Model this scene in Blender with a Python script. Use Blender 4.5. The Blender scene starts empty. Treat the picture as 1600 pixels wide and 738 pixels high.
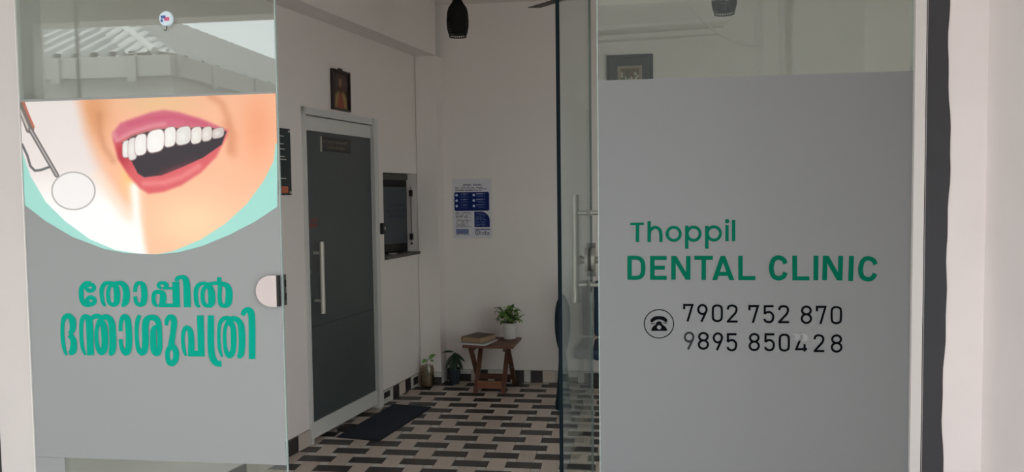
import bpy, bmesh, math, random
import numpy as np
from mathutils import Matrix, Vector
random.seed(7)
S = bpy.context.scene
COL = S.collection
# ------------------------------------------------------------------ camera
cam = bpy.data.cameras.new('camera'); camo = bpy.data.objects.new('camera', cam); COL.objects.link(camo)
cam.sensor_fit = 'HORIZONTAL'; cam.sensor_width = 36.0; cam.lens = 36.0*1260/1600
cam.clip_start = .05; cam.clip_end = 300
camo.matrix_world = Matrix(((0.99099364, 0.00547043, 0.13379716, 0.0),
                            (0.13330715, 0.05431804, -0.98958514, -2.636),
                            (-0.01268106, 0.9985087, 0.05309959, 1.54), (0, 0, 0, 1)))
S.camera = camo
# ------------------------------------------------------------------ sky and exposure
wd = bpy.data.worlds.new('overcast_sky'); S.world = wd; wd.use_nodes = True
bg = wd.node_tree.nodes['Background']; bg.inputs[0].default_value = (.93, .96, 1.0, 1); bg.inputs[1].default_value = 5.1
sun = bpy.data.lights.new('hazy_sun', 'SUN'); sun.energy = 9.0; sun.angle = math.radians(8); sun.color = (1, .96, .90)
suno = bpy.data.objects.new('hazy_sun', sun); COL.objects.link(suno)
suno.rotation_euler = Vector((.62, -.40, -.67)).to_track_quat('-Z', 'Y').to_euler()
vs = S.view_settings; vs.view_transform = 'Standard'; vs.look = 'None'; vs.gamma = 1; vs.exposure = 0.0; vs.use_curve_mapping = False
# ------------------------------------------------------------------ materials
def nodes(m):
    m.use_nodes = True; nt = m.node_tree
    return nt, nt.nodes, nt.links
def mat(name, col, rough=.6, var=0.0, scale=8.0, bump=0.0, metal=0.0, spec=.5, stretch=None, obj_random=0.0, col2=None):
    m = bpy.data.materials.new(name); nt, N, L = nodes(m); b = N['Principled BSDF']
    b.inputs['Base Color'].default_value = (*col, 1); b.inputs['Roughness'].default_value = rough
    b.inputs['Metallic'].default_value = metal; b.inputs['Specular IOR Level'].default_value = spec
    if var or bump or col2:
        tc = N.new('ShaderNodeTexCoord'); mp = N.new('ShaderNodeMapping'); nz = N.new('ShaderNodeTexNoise')
        nz.inputs['Scale'].default_value = scale; nz.inputs['Detail'].default_value = 6
        L.new(tc.outputs['Object'], mp.inputs[0]); L.new(mp.outputs[0], nz.inputs['Vector'])
        if stretch: mp.inputs['Scale'].default_value = stretch
        if obj_random:
            oi = N.new('ShaderNodeObjectInfo'); mm = N.new('ShaderNodeMath'); mm.operation = 'MULTIPLY'; mm.inputs[1].default_value = 40
            L.new(oi.outputs['Random'], mm.inputs[0]); L.new(mm.outputs[0], mp.inputs['Location'])
        rp = N.new('ShaderNodeMix'); rp.data_type = 'RGBA'
        c2 = col2 or tuple(c*(1+var) for c in col)
        rp.inputs[6].default_value = (*[c*(1-var) for c in col], 1); rp.inputs[7].default_value = (*c2, 1)
        L.new(nz.outputs['Fac'], rp.inputs[0])
        last = rp.outputs[2]
        if obj_random:
            hs = N.new('ShaderNodeHueSaturation'); mr = N.new('ShaderNodeMapRange')
            mr.inputs['To Min'].default_value = 1-obj_random; mr.inputs['To Max'].default_value = 1+obj_random
            L.new(oi.outputs['Random'], mr.inputs['Value']); L.new(mr.outputs[0], hs.inputs['Value'])
            L.new(last, hs.inputs['Color']); last = hs.outputs[0]
        L.new(last, b.inputs['Base Color'])
        if bump:
            bp = N.new('ShaderNodeBump'); bp.inputs['Strength'].default_value = bump; bp.inputs['Distance'].default_value = .01
            L.new(nz.outputs['Fac'], bp.inputs['Height']); L.new(bp.outputs[0], b.inputs['Normal'])
    return m
def vmat(name, rough=.5, spec=.3):
    m = bpy.data.materials.new(name); nt, N, L = nodes(m); b = N['Principled BSDF']
    a = N.new('ShaderNodeAttribute'); a.attribute_name = 'ink'; L.new(a.outputs['Color'], b.inputs['Base Color'])
    b.inputs['Roughness'].default_value = rough; b.inputs['Specular IOR Level'].default_value = spec
    return m
def glass(name, tint, f0=.075, f1=.45, rough=0.0):
    m = bpy.data.materials.new(name); nt, N, L = nodes(m); N.remove(N['Principled BSDF'])
    out = N['Material Output']; tr = N.new('ShaderNodeBsdfTransparent'); gl = N.new('ShaderNodeBsdfGlossy'); mx = N.new('ShaderNodeMixShader')
    tr.inputs[0].default_value = (*tint, 1); gl.inputs['Roughness'].default_value = rough; gl.inputs[0].default_value = (.95, 1, .98, 1)
    lw = N.new('ShaderNodeLayerWeight'); lw.inputs[0].default_value = .5
    p = N.new('ShaderNodeMath'); p.operation = 'POWER'; p.inputs[1].default_value = 5
    q = N.new('ShaderNodeMath'); q.operation = 'MULTIPLY_ADD'; q.inputs[1].default_value = f1; q.inputs[2].default_value = f0
    L.new(lw.outputs['Facing'], p.inputs[0]); L.new(p.outputs[0], q.inputs[0]); L.new(q.outputs[0], mx.inputs[0])
    L.new(tr.outputs[0], mx.inputs[1]); L.new(gl.outputs[0], mx.inputs[2]); L.new(mx.outputs[0], out.inputs[0])
    return m
def frost(name, dif, trl, clear=0.0, share=.5):
    m = bpy.data.materials.new(name); nt, N, L = nodes(m); N.remove(N['Principled BSDF'])
    out = N['Material Output']; d = N.new('ShaderNodeBsdfDiffuse'); t = N.new('ShaderNodeBsdfTranslucent'); mx = N.new('ShaderNodeMixShader')
    d.inputs[0].default_value = (*dif, 1); t.inputs[0].default_value = (*trl, 1); mx.inputs[0].default_value = share
    L.new(d.outputs[0], mx.inputs[1]); L.new(t.outputs[0], mx.inputs[2]); last = mx
    if clear:
        tp = N.new('ShaderNodeBsdfTransparent'); m2 = N.new('ShaderNodeMixShader'); m2.inputs[0].default_value = clear
        L.new(mx.outputs[0], m2.inputs[1]); L.new(tp.outputs[0], m2.inputs[2]); last = m2
    else:
        gl = N.new('ShaderNodeBsdfGlossy'); gl.inputs['Roughness'].default_value = .45; gl.inputs[0].default_value = (1, 1, 1, 1)
        m2 = N.new('ShaderNodeMixShader'); m2.inputs[0].default_value = .03
        L.new(mx.outputs[0], m2.inputs[1]); L.new(gl.outputs[0], m2.inputs[2]); last = m2
    L.new(last.outputs[0], out.inputs[0])
    return m
M = dict(
    inwall=mat('interior_paint', (.785, .715, .685), .85, .025, 3, .05),
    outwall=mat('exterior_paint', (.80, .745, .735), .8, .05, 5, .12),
    pillarwall=mat('darker_exterior_paint', (.50, .468, .45), .85, .06, 4, .12),  # exterior paint in a darker tone for the left pillar
    darkstrip=mat('dark_grey_paint', (.034, .035, .040), .6, .15, 9, .15),
    black=mat('black_paint', (.012, .011, .012), .5),
    blackgap=mat('black_rubber', (.01, .01, .01), .8),
    alu=mat('white_aluminium', (.62, .60, .58), .45),
    tile_dark=mat('dark_tile', (.040, .034, .032), .42, .25, 14, 0, obj_random=.12, stretch=(1, 6, 1)),
    tile_light=mat('beige_tile', (.56, .475, .41), .38, .12, 14, 0, obj_random=.07, stretch=(6, 1, 1)),
    tile_sq=mat('pale_tile', (.60, .565, .53), .38, .08, 20, 0, obj_random=.05),
    grout=mat('grout', (.22, .19, .17), .9),
    mat_navy=mat('navy_mat_fibre', (.012, .018, .035), .95, .3, 120, .5),
    wood=mat('brown_wood', (.135, .052, .032), .45, .35, 10, .05, stretch=(1, 12, 12)),
    wood2=mat('orange_brown_wood', (.22, .085, .045), .45, .3, 10, .05, stretch=(1, 12, 12)),
    steel=mat('brushed_steel', (.56, .53, .48), .5, .06, 60, 0, metal=.55),
    satin=mat('satin_steel', (.52, .46, .45), .55, .04, 30, 0, metal=.85),
    darksteel=mat('dark_steel', (.2, .19, .18), .35, metal=1.0),
    glassA=glass('clear_glass', (.905, .945, .92), .060, .45),
    glassL=glass('door_glass', (.91, .945, .94), .04, .20),
    edge_pale=mat('pale_glass_edge', (.34, .41, .385), .4, spec=.2),
    edge_mid=mat('green_glass_edge', (.12, .15, .14), .4, spec=.1),
    edge_dark=mat('dark_green_glass_edge', (.005, .009, .012), .7, spec=.03),
    film=frost('frosted_film', (.40, .415, .415), (.44, .46, .46), 0, .42),
    film2=frost('dimmed_frosted_film', (.29, .297, .300), (.40, .41, .42), 0, .42),  # same film made darker, the right pane's dimmer light put into its colour
    film_leaf=frost('thin_film', (.45, .48, .50), (.45, .48, .50), .88),
    tape=frost('clear_tape', (.75, .77, .77), (.5, .5, .5), .6),
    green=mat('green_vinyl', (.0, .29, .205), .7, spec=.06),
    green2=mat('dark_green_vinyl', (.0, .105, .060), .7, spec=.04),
    blackink=mat('black_vinyl', (.003, .0035, .005), .8, spec=.02),
    greyink=mat('grey_worn_vinyl', (.03, .032, .035), .8, spec=.02),
    ink=vmat('printed_ink', .45), inkm=vmat('printed_paper', .7, .15),
    door_glass2=mat('frosted_dark_door_glass', (.060, .072, .074), .3, .03, 2, spec=.4),
    hatch_glass=mat('dark_hatch_glass', (.006, .007, .008), .2, spec=.12),
    hatch_film=mat('grey_hatch_film', (.07, .078, .088), .6, spec=.2),
    slate=mat('dark_sill_stone', (.075, .07, .065), .5, .1, 20),
    navyink=mat('navy_lettering', (.015, .02, .07), .6),
    red=mat('red_sticker', (.33, .035, .03), .6),
    goldink=mat('tan_lettering', (.23, .19, .13), .5),
    plate=mat('black_name_plate', (.012, .012, .014), .25),
    paper=mat('white_paper', (.62, .60, .60), .8, .04, 4),
    bookbrown=mat('brown_book_cover', (.20, .125, .07), .6, .2, 20),
    bookdark=mat('dark_book_cover', (.05, .035, .03), .5, .2, 20),
    pages=mat('book_pages', (.36, .25, .15), .85, .15, 60, stretch=(1, 1, 12)),
    ceramic=mat('white_ceramic', (.70, .67, .64), .4, .02, 20),
    soil=mat('soil', (.05, .035, .025), .95, .3, 60),
    leaf=mat('green_leaf', (.10, .23, .045), .45, .35, 14, obj_random=.25),
    leafl=mat('light_green_leaf', (.20, .33, .07), .45, .3, 14),
    leafd=mat('dark_green_leaf', (.018, .048, .020), .45, .3, 14, obj_random=.2),
    stem=mat('green_stem', (.10, .13, .05), .6),
    jar=glass('jar_glass', (.80, .76, .70), .05, .4),
    jarwater=mat('murky_water_and_roots', (.30, .255, .21), .5, .4, 30),
    bluepot=mat('dark_blue_pot', (.03, .042, .06), .35),
    teal=mat('dark_teal_plastic', (.004, .026, .038), .5, spec=.3),
    navy=mat('navy_upholstery', (.010, .030, .062), .6, .15, 50),
    lampblack=mat('black_lamp_shade', (.006, .005, .005), .6, spec=.15),
    fan=mat('dark_brown_fan', (.020, .014, .013), .5),
    board=mat('dark_green_notice_board', (.008, .022, .024), .4),
    framebrown=mat('dark_wood_frame', (.022, .014, .012), .4),
    framegrey=mat('charcoal_picture_frame', (.018, .016, .017), .6, spec=.1),
    matgrey=mat('grey_picture_mount', (.05, .046, .049), .9, spec=.05),
    roofsheet=mat('grey_roof_sheet', (.38, .39, .38), .5, .06, 4),
    roofdull=mat('darker_roof_sheet', (.30, .31, .30), .6, .12, 5),  # slightly darker grey for the side face of the roof
    flash=mat('pale_roof_flashing', (.50, .51, .49), .5, .05, 4),
    cement=mat('stained_cement', (.30, .30, .28), .9, .25, 3, .1),
    porch=mat('porch_plaster', (.62, .61, .57), .85, .04, 3),
    ground=mat('concrete_paving', (.54, .51, .485), .9, .12, 2, .1),
    dull=mat('grey_far_wall', (.085, .085, .08), .9, .15, 2),
    pipe=mat('grey_pipe', (.06, .06, .06), .6),
    hook=mat('pale_blue_suction_disc', (.55, .68, .74), .3), pink=mat('pink_print', (.6, .08, .2), .5), blueprint=mat('blue_print', (.05, .09, .3), .5),
    rubber=mat('dark_rubber', (.025, .02, .02), .8),
)
# ------------------------------------------------------------------ mesh helpers
class MB:
    def __init__(s): s.v = []; s.f = []
    def add(s, vs, fs):
        o = len(s.v); s.v += [tuple(map(float, v)) for v in vs]; s.f += [tuple(i+o for i in f) for f in fs]; return s
    def box(s, x0, x1, y0, y1, z0, z1):
        return s.add([(x0,y0,z0),(x1,y0,z0),(x1,y1,z0),(x0,y1,z0),(x0,y0,z1),(x1,y0,z1),(x1,y1,z1),(x0,y1,z1)],
                     [(0,3,2,1),(4,5,6,7),(0,1,5,4),(1,2,6,5),(2,3,7,6),(3,0,4,7)])
    def bevbox(s, x0, x1, y0, y1, z0, z1, b):
        bm = bmesh.new(); bmesh.ops.create_cube(bm, size=1)
        for v in bm.verts: v.co = ((x0+x1)/2+v.co.x*(x1-x0), (y0+y1)/2+v.co.y*(y1-y0), (z0+z1)/2+v.co.z*(z1-z0))
        bmesh.ops.bevel(bm, geom=bm.edges[:], offset=b, segments=2, affect='EDGES', profile=.5)
        bm.verts.index_update(); s.add([v.co[:] for v in bm.verts], [[v.index for v in f.verts] for f in bm.faces]); bm.free(); return s
    def prism(s, poly, axis, a, b):
        n = len(poly)
        def P(p, t): return {'x': (t, p[0], p[1]), 'y': (p[0], t, p[1]), 'z': (p[0], p[1], t)}[axis]
        return s.add([P(p, a) for p in poly]+[P(p, b) for p in poly],
                     [tuple(range(n)), tuple(range(2*n-1, n-1, -1))]+[(i, (i+1) % n, n+(i+1) % n, n+i) for i in range(n)])
    def tube(s, pts, r, n=10, cap=True):
        pts = [Vector(p) for p in pts]; rs = r if isinstance(r, (list, tuple)) else [r]*len(pts)
        rings = []; up = None
        for i, p in enumerate(pts):
            t = (pts[min(i+1, len(pts)-1)]-pts[max(i-1, 0)]).normalized()
            if up is None: up = Vector((0, 0, 1)) if abs(t.z) < .9 else Vector((1, 0, 0))
            a = t.cross(up).normalized(); b = t.cross(a).normalized(); up = -b if up.dot(b) < 0 else b
            rings.append([p+(a*math.cos(k*2*math.pi/n)+b*math.sin(k*2*math.pi/n))*rs[i] for k in range(n)])
        vs = [v for g in rings for v in g]; fs = []
        for i in range(len(pts)-1):
            for k in range(n): fs.append((i*n+k, i*n+(k+1) % n, (i+1)*n+(k+1) % n, (i+1)*n+k))
        if cap: fs += [tuple(range(n-1, -1, -1)), tuple((len(pts)-1)*n+k for k in range(n))]
        return s.add(vs, fs)
    def lathe(s, prof, cx=0, cy=0, n=24, sy=1.0, capb=True, capt=True):
        m = len(prof); vs = []; fs = []
        for r, z in prof:
            for k in range(n): a = 2*math.pi*k/n; vs.append((cx+r*math.cos(a), cy+sy*r*math.sin(a), z))
        for i in range(m-1):
            for k in range(n): fs.append((i*n+k, i*n+(k+1) % n, (i+1)*n+(k+1) % n, (i+1)*n+k))
        if capb: fs.append(tuple(range(n-1, -1, -1)))
        if capt: fs.append(tuple((m-1)*n+k for k in range(n)))
        return s.add(vs, fs)
    def bar(s, p, q, wx, wy, up=(0, 0, 1)):
        p = Vector(p); q = Vector(q); t = (q-p).normalized(); u = Vector(up)
        a = t.cross(u).normalized()*wx/2; b = t.cross(a).normalized()*wy/2
        return s.add([p-a-b, p+a-b, p+a+b, p-a+b, q-a-b, q+a-b, q+a+b, q-a+b],
                     [(0,3,2,1),(4,5,6,7),(0,1,5,4),(1,2,6,5),(2,3,7,6),(3,0,4,7)])
    def mesh(s, name, m, smooth=False):
        me = bpy.data.meshes.new(name); me.from_pydata(s.v, [], s.f)
        bm = bmesh.new(); bm.from_mesh(me); bmesh.ops.recalc_face_normals(bm, faces=bm.faces[:]); bm.to_mesh(me); bm.free()
        me.materials.append(m)
        if smooth:
            for p in me.polygons: p.use_smooth = True
            me.set_sharp_from_angle(angle=math.radians(40))
        return me
    def build(s, name, m, parent=None, smooth=False, **props):
        return link(name, s.mesh(name, m, smooth), parent, **props)
def link(name, data, parent=None, loc=None, rz=0, **props):
    o = bpy.data.objects.new(name, data); COL.objects.link(o)
    if parent: o.parent = parent
    if loc is not None: o.location = loc
    if rz: o.rotation_euler = (0, 0, rz)
    for k, v in props.items(): o[k] = v
    return o
def thing(name, label, cat, loc=(0, 0, 0), rz=0, group=None):
    o = link(name, None, None, loc, rz, label=label, category=cat)
    if group: o['group'] = group
    return o
def struct(name, label, loc=(0, 0, 0), rz=0, data=None):
    return link(name, data, None, loc, rz, kind='structure', label=label)
def grid_print(name, xs, top, bot, rows, point, paint, m, parent, dim=1.0):
    """flat printed sheet: columns xs, each from top(x) to bot(x); point(x,y)->xyz, paint(X,Y)->rgb (sRGB 0..255)"""
    xs = np.asarray(xs, float); n = len(xs); t = np.linspace(0, 1, rows)
    X = np.repeat(xs[:, None], rows, 1); T = np.array([top(x) for x in xs])[:, None]; B = np.array([bot(x) for x in xs])[:, None]
    Y = T+(B-T)*t[None]
    co = np.stack(point(X, Y), -1).reshape(-1, 3)
    i = np.arange((n-1)*rows).reshape(n-1, rows)[:, :-1].ravel()
    fa = np.stack([i, i+1, i+rows+1, i+rows], -1)
    me = bpy.data.meshes.new(name); me.vertices.add(len(co)); me.vertices.foreach_set('co', co.ravel())
    me.loops.add(fa.size); me.loops.foreach_set('vertex_index', fa.ravel().astype(np.int32))
    me.polygons.add(len(fa)); me.polygons.foreach_set('loop_start', np.arange(0, fa.size, 4, dtype=np.int32))
    me.update(calc_edges=True)
    c = np.clip(paint(X, Y)/255.*dim, 0, 1); c = np.where(c <= .04045, c/12.92, ((c+.055)/1.055)**2.4)
    rgba = np.ones((len(co), 4), np.float32); rgba[:, :3] = c.reshape(-1, 3)
    a = me.color_attributes.new('ink', 'FLOAT_COLOR', 'POINT'); a.data.foreach_set('color', rgba.ravel())
    me.materials.append(m); me.validate()
    return link(name, me, parent)
def text_mesh(name, body, m, parent, size, loc, rot, ex=.0002, align='LEFT', sx=1.0):
    cu = bpy.data.curves.new(name, 'FONT'); cu.body = body; cu.size = size; cu.extrude = ex; cu.align_x = align
    t = bpy.data.objects.new(name+'_src', cu); COL.objects.link(t)
    dg = bpy.context.evaluated_depsgraph_get(); dg.update()
    me = bpy.data.meshes.new_from_object(t.evaluated_get(dg)); bpy.data.objects.remove(t); bpy.data.curves.remove(cu)
    me.name = name; me.materials.clear(); me.materials.append(m)
    o = link(name, me, parent, loc); o.rotation_euler = rot; o.scale = (sx, 1, 1)
    return o
# painting helpers (numpy, artwork units)
def sstep(a, b, x): t = np.clip((x-a)/(b-a), 0, 1); return t*t*(3-2*t)
def mixc(c, col, k): return c+(np.array(col, float)-c)*np.clip(k, 0, 1)[..., None]
def seg_d(X, Y, pts):
    d = np.full(X.shape, 1e9)
    for (x0, y0), (x1, y1) in zip(pts[:-1], pts[1:]):
        dx, dy = x1-x0, y1-y0; L = dx*dx+dy*dy+1e-9; t = np.clip(((X-x0)*dx+(Y-y0)*dy)/L, 0, 1)
        d = np.minimum(d, np.hypot(X-x0-t*dx, Y-y0-t*dy))
    return d
def poly_sd(X, Y, pts):
    ins = np.zeros(X.shape, bool); n = len(pts)
    for i in range(n):
        x0, y0 = pts[i]; x1, y1 = pts[(i+1) % n]
        c = (y0 > Y) != (y1 > Y)
        with np.errstate(divide='ignore', invalid='ignore'):
            ins ^= c & (X < (x1-x0)*(Y-y0)/((y1-y0) if y1 != y0 else 1e-9)+x0)
    d = seg_d(X, Y, list(pts)+[pts[0]]); return np.where(ins, -d, d)
def spline(pts, k=6):
    p = [np.array(q, float) for q in pts]; out = []
    for i in range(len(p)-1):
        a, b, c, d = p[max(i-1, 0)], p[i], p[i+1], p[min(i+2, len(p)-1)]
        for j in range(k):
            t = j/k; out.append(.5*((2*b)+(c-a)*t+(2*a-5*b+4*c-d)*t*t+(3*b-a-3*c+d)*t**3))
    out.append(p[-1]); return out

# ================================================================== SETTING
WA = math.atan2(.9847, .1743); W0 = (-1.957, 1.823, 0.0)       # left wall runs at an angle; local x along it, local -y into the room
CEIL = 3.06
# --- floor with its woven pattern of tiles
fl = struct('floor', 'patterned tile floor of dark, beige and pale pieces',
            data=MB().box(-2.6, 4.36, -.02, 3.98, -.06, -.006).mesh('floor', M['grout']))
def tile_mesh(name, w, d, m):
    b = MB(); e = .0015
    b.add([(-w/2,-d/2,-.006),(w/2,-d/2,-.006),(w/2,d/2,-.006),(-w/2,d/2,-.006),(-w/2,-d/2,-e),(w/2,-d/2,-e),(w/2,d/2,-e),(-w/2,d/2,-e),
           (-w/2+e,-d/2+e,0),(w/2-e,-d/2+e,0),(w/2-e,d/2-e,0),(-w/2+e,d/2-e,0)],
          [(0,1,5,4),(1,2,6,5),(2,3,7,6),(3,0,4,7),(4,5,9,8),(5,6,10,9),(6,7,11,10),(7,4,8,11),(8,9,10,11)])
    return b.mesh(name, m)
tm = {'d': tile_mesh('dark_tile', .2035, .1015, M['tile_dark']), 'p': tile_mesh('beige_tile', .0985, .2085, M['tile_light']), 's': tile_mesh('pale_square_tile', .0505, .0515, M['tile_sq'])}
far = {k: MB() for k in tm}
tn = {'d': 'dark_tile', 'p': 'beige_tile', 's': 'pale_square_tile'}
def lay(k, x, y):
    x += (y-1.822)*.012
    wx = -1.957+.177*(y-1.823)
    if y < -.0 or y > 3.84 or x < wx-.08 or x > 4.25: return
    if 1.66 < y and x < .02: link(tn[k], tm[k], fl, (x, y, 0))
    else:
        me = tm[k]; far[k].add([(v.co.x+x, v.co.y+y, v.co.z) for v in me.vertices], [tuple(p.vertices) for p in me.polygons])
for r in range(-12, 14):
    y = 1.822+.1565*r; off = -.657+(-.1525 if r % 2 else 0)
    for k in range(-6, 17):
        x0 = off+.305*k
        lay('d', x0+.1025, y); lay('p', x0+.205+.05, y); lay('s', x0+.255+.07625, y+.07825); lay('s', x0+.255-.07625, y+.07825)
for k in far: far[k].build(tn[k]+'_field', tm[k].materials[0], fl, kind='stuff')
# --- ceiling, walls
struct('ceiling', 'plain off-white room ceiling', data=MB().box(-2.6, 4.36, 0, 3.98, CEIL, CEIL+.12).mesh('ceiling', M['inwall']))
b = MB(); T = .16
HS0, HS1, HZ0, HZ1 = 1.312, 1.91, 1.06, 1.705          # hatch opening
DS0, DS1, DZ1 = .245, 1.19, 2.08                       # doorway
b.box(-1.86, DS0, 0, T, 0, CEIL); b.box(DS0, DS1, 0, T, DZ1, CEIL); b.box(DS1, HS0, 0, T, 0, CEIL)
b.box(HS0, HS1, 0, T, 0, HZ0); b.box(HS0, HS1, 0, T, HZ1, CEIL); b.box(HS1, 2.02, 0, T, 0, CEIL)
struct('wall_left', 'off-white painted side wall holding the frosted consulting door', W0, WA, b.mesh('wall_left', M['inwall']))
struct('wall_consulting_room', 'plain walls of the consulting room behind the frosted door', W0, WA, MB().box(-.6, 2.0, 1.6, 1.7, 0, CEIL).box(-.7, -.6, T, 1.7, 0, CEIL).box(2.0, 2.1, T, 1.7, 0, CEIL).box(-.7, 2.1, T, 1.7, CEIL, CEIL+.1).box(-.7, 2.1, T, 1.7, -.06, -.01).mesh('consulting_room', M['inwall']))
struct('trim_1', 'off-white concrete beam along the top of side wall', W0, WA, MB().box(-1.83, 1.93, -.175, -.0005, 2.64, CEIL).mesh('beam', M['inwall']))
struct('trim_2', 'off-white corner column between side wall and back wall', data=MB().prism([(-1.62, 3.70), (-1.452, 3.70), (-1.432, 3.82), (-1.60, 3.82)], 'z', 0, 2.64).mesh('column', M['inwall']))
struct('wall_back', 'plain off-white back wall with a blue and white notice', data=MB().box(-2.0, 4.36, 3.82, 3.98, 0, CEIL).mesh('wall_back', M['inwall']))
struct('wall_right', 'off-white side wall of the waiting room', data=MB().box(4.2, 4.36, 0, 3.82, 0, CEIL).mesh('wall_right', M['inwall']))
w4 = struct('window_added', 'added unseen front window that lights the waiting room, beyond the porch wall')  # window added out of view to brighten the room
f = MB()
for x in (1.36, 2.66, 3.94): f.box(x, x+.06, .03, .09, .30, 2.40)
f.box(1.42, 3.94, .03, .09, .30, .36); f.box(1.42, 3.94, .03, .09, 2.34, 2.40); f.build('window_frame', M['alu'], w4)
for x, w in ((1.42, 1.24), (2.72, 1.22)): MB().box(x, x+w, .057, .063, .36, 2.34).build('pane', M['glassA'], w4)
# front: lintel, pillars and return wall
struct('wall_front', 'white plaster lintel over the glass shopfront', data=MB().box(-4.8, 4.36, -.08, .14, 2.46, CEIL).mesh('lintel', M['outwall']))
struct('wall_front_left', 'white plaster wall beside the glass shopfront', data=MB().box(-4.8, -2.32, -.03, .14, -.02, 2.46).mesh('wall_front_left', M['outwall']))
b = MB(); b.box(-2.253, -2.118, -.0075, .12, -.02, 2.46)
struct('trim_3', 'white plaster pillar with worn edge beside the smiling mouth panel', data=b.mesh('pillar', M['pillarwall']))
struct('trim_4', 'dark strip beside the white pillar', data=MB().box(-2.32, -2.253, -.01, .12, -.02, 2.46).mesh('dark_strip', M['black']))  # narrow dark strip beyond the pillar's left edge
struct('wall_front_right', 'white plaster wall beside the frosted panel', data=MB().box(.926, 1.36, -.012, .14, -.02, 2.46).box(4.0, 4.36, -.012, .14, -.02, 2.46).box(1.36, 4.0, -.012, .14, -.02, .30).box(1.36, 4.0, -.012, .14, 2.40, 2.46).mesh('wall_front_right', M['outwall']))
struct('wall_return', 'white plaster return wall of the porch', data=MB().box(1.10, 1.26, -1.25, -.012, -.02, CEIL).mesh('wall_return', M['outwall']))
# dark painted border, brushed by hand, its right edge wavers
zs = [2.46*i/60 for i in range(61)]
edge = [.990+.004*math.sin(z*5.1)+.003*math.sin(z*11.7+1)+.0015*math.sin(z*37) for z in zs]
b = MB(); n = len(zs)
vs_ = [(.9275, -.0145, z) for z in zs]+[(e, -.0145, z) for e, z in zip(edge, zs)]+[(.9275, -.012, z) for z in zs]+[(e, -.012, z) for e, z in zip(edge, zs)]
fs_ = []
for i in range(n-1):
    fs_ += [(i, n+i, n+i+1, i+1), (n+i, 3*n+i, 3*n+i+1, n+i+1), (2*n+i, i, i+1, 2*n+i+1)]
b.add(vs_, fs_)
struct('trim_5', 'dark grey hand-painted border strip on white plaster', data=b.mesh('painted_strip', M['darkstrip']))
# --- skirtings cut from the floor tile
def skirt(parent, x0, x1, cuts, y0, y1, h=.098):
    """cuts: (a, b, z0, z1) dark pieces; light pieces fill the rest"""
    MB().box(x0, x1, y0+.004, y1, 0, h).build('backing', M['grout'], parent)
    cuts = sorted(cuts); x = x0; g = .0015
    def piece(a, c, z0, z1, k):
        if c-a > .006 and z1-z0 > .006: MB().box(a+g, c-g, y0, y0+.004, z0+g, z1-g).build(tn[k], tm[k].materials[0], parent)
    for a, c, z0, z1 in cuts:
        while a-x > .16: piece(x, x+.105, 0, h, 'p'); x += .105
        piece(x, a, 0, h, 'p' if a-x > .06 else 's'); piece(a, c, z0, z1, 'd')
        piece(a, c, z1, h, 's'); piece(a, c, 0, z0, 's'); x = c
    while x1-x > .16: piece(x, x+.105, 0, h, 'p'); x += .105
    piece(x, x1, 0, h, 'p')
bl = struct('baseboard_left', 'tile skirting along the side wall', W0, WA)
skirt(bl, -1.8, .243, [(-1.5, -1.3, 0, .098), (-1.1, -.9, 0, .098), (-.6, -.4, 0, .098), (-.1, .104, 0, .098)], -.012, -.0003)
skirt(bl, 1.195, 1.88, [(1.235, 1.335, .04, .085), (1.385, 1.49, 0, .098), (1.60, 1.70, 0, .098), (1.75, 1.835, .02, .08)], -.012, -.0003)
bb = struct('baseboard_back', 'tile skirting along the back wall')
skirt(bb, -1.43, 2.39, [(-1.425, -1.39, .01, .098), (-1.365, -1.226, 0, .06), (-1.15, -1.085, 0, .098), (-1.03, -.90, 0, .05), (-.87, -.787, 0, .098), (-.733, -.635, 0, .098),
                        (-.432, -.35, 0, .05), (-.298, -.15, 0, .085), (.1, .2, 0, .098), (.5, .7, 0, .06), (1.1, 1.2, 0, .098)], 3.808, 3.8197)
bc = struct('baseboard_column', 'tile skirting round the corner column')
skirt(bc, -1.616, -1.445, [(-1.512, -1.446, 0, .058)], 3.688, 3.6997)

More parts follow.
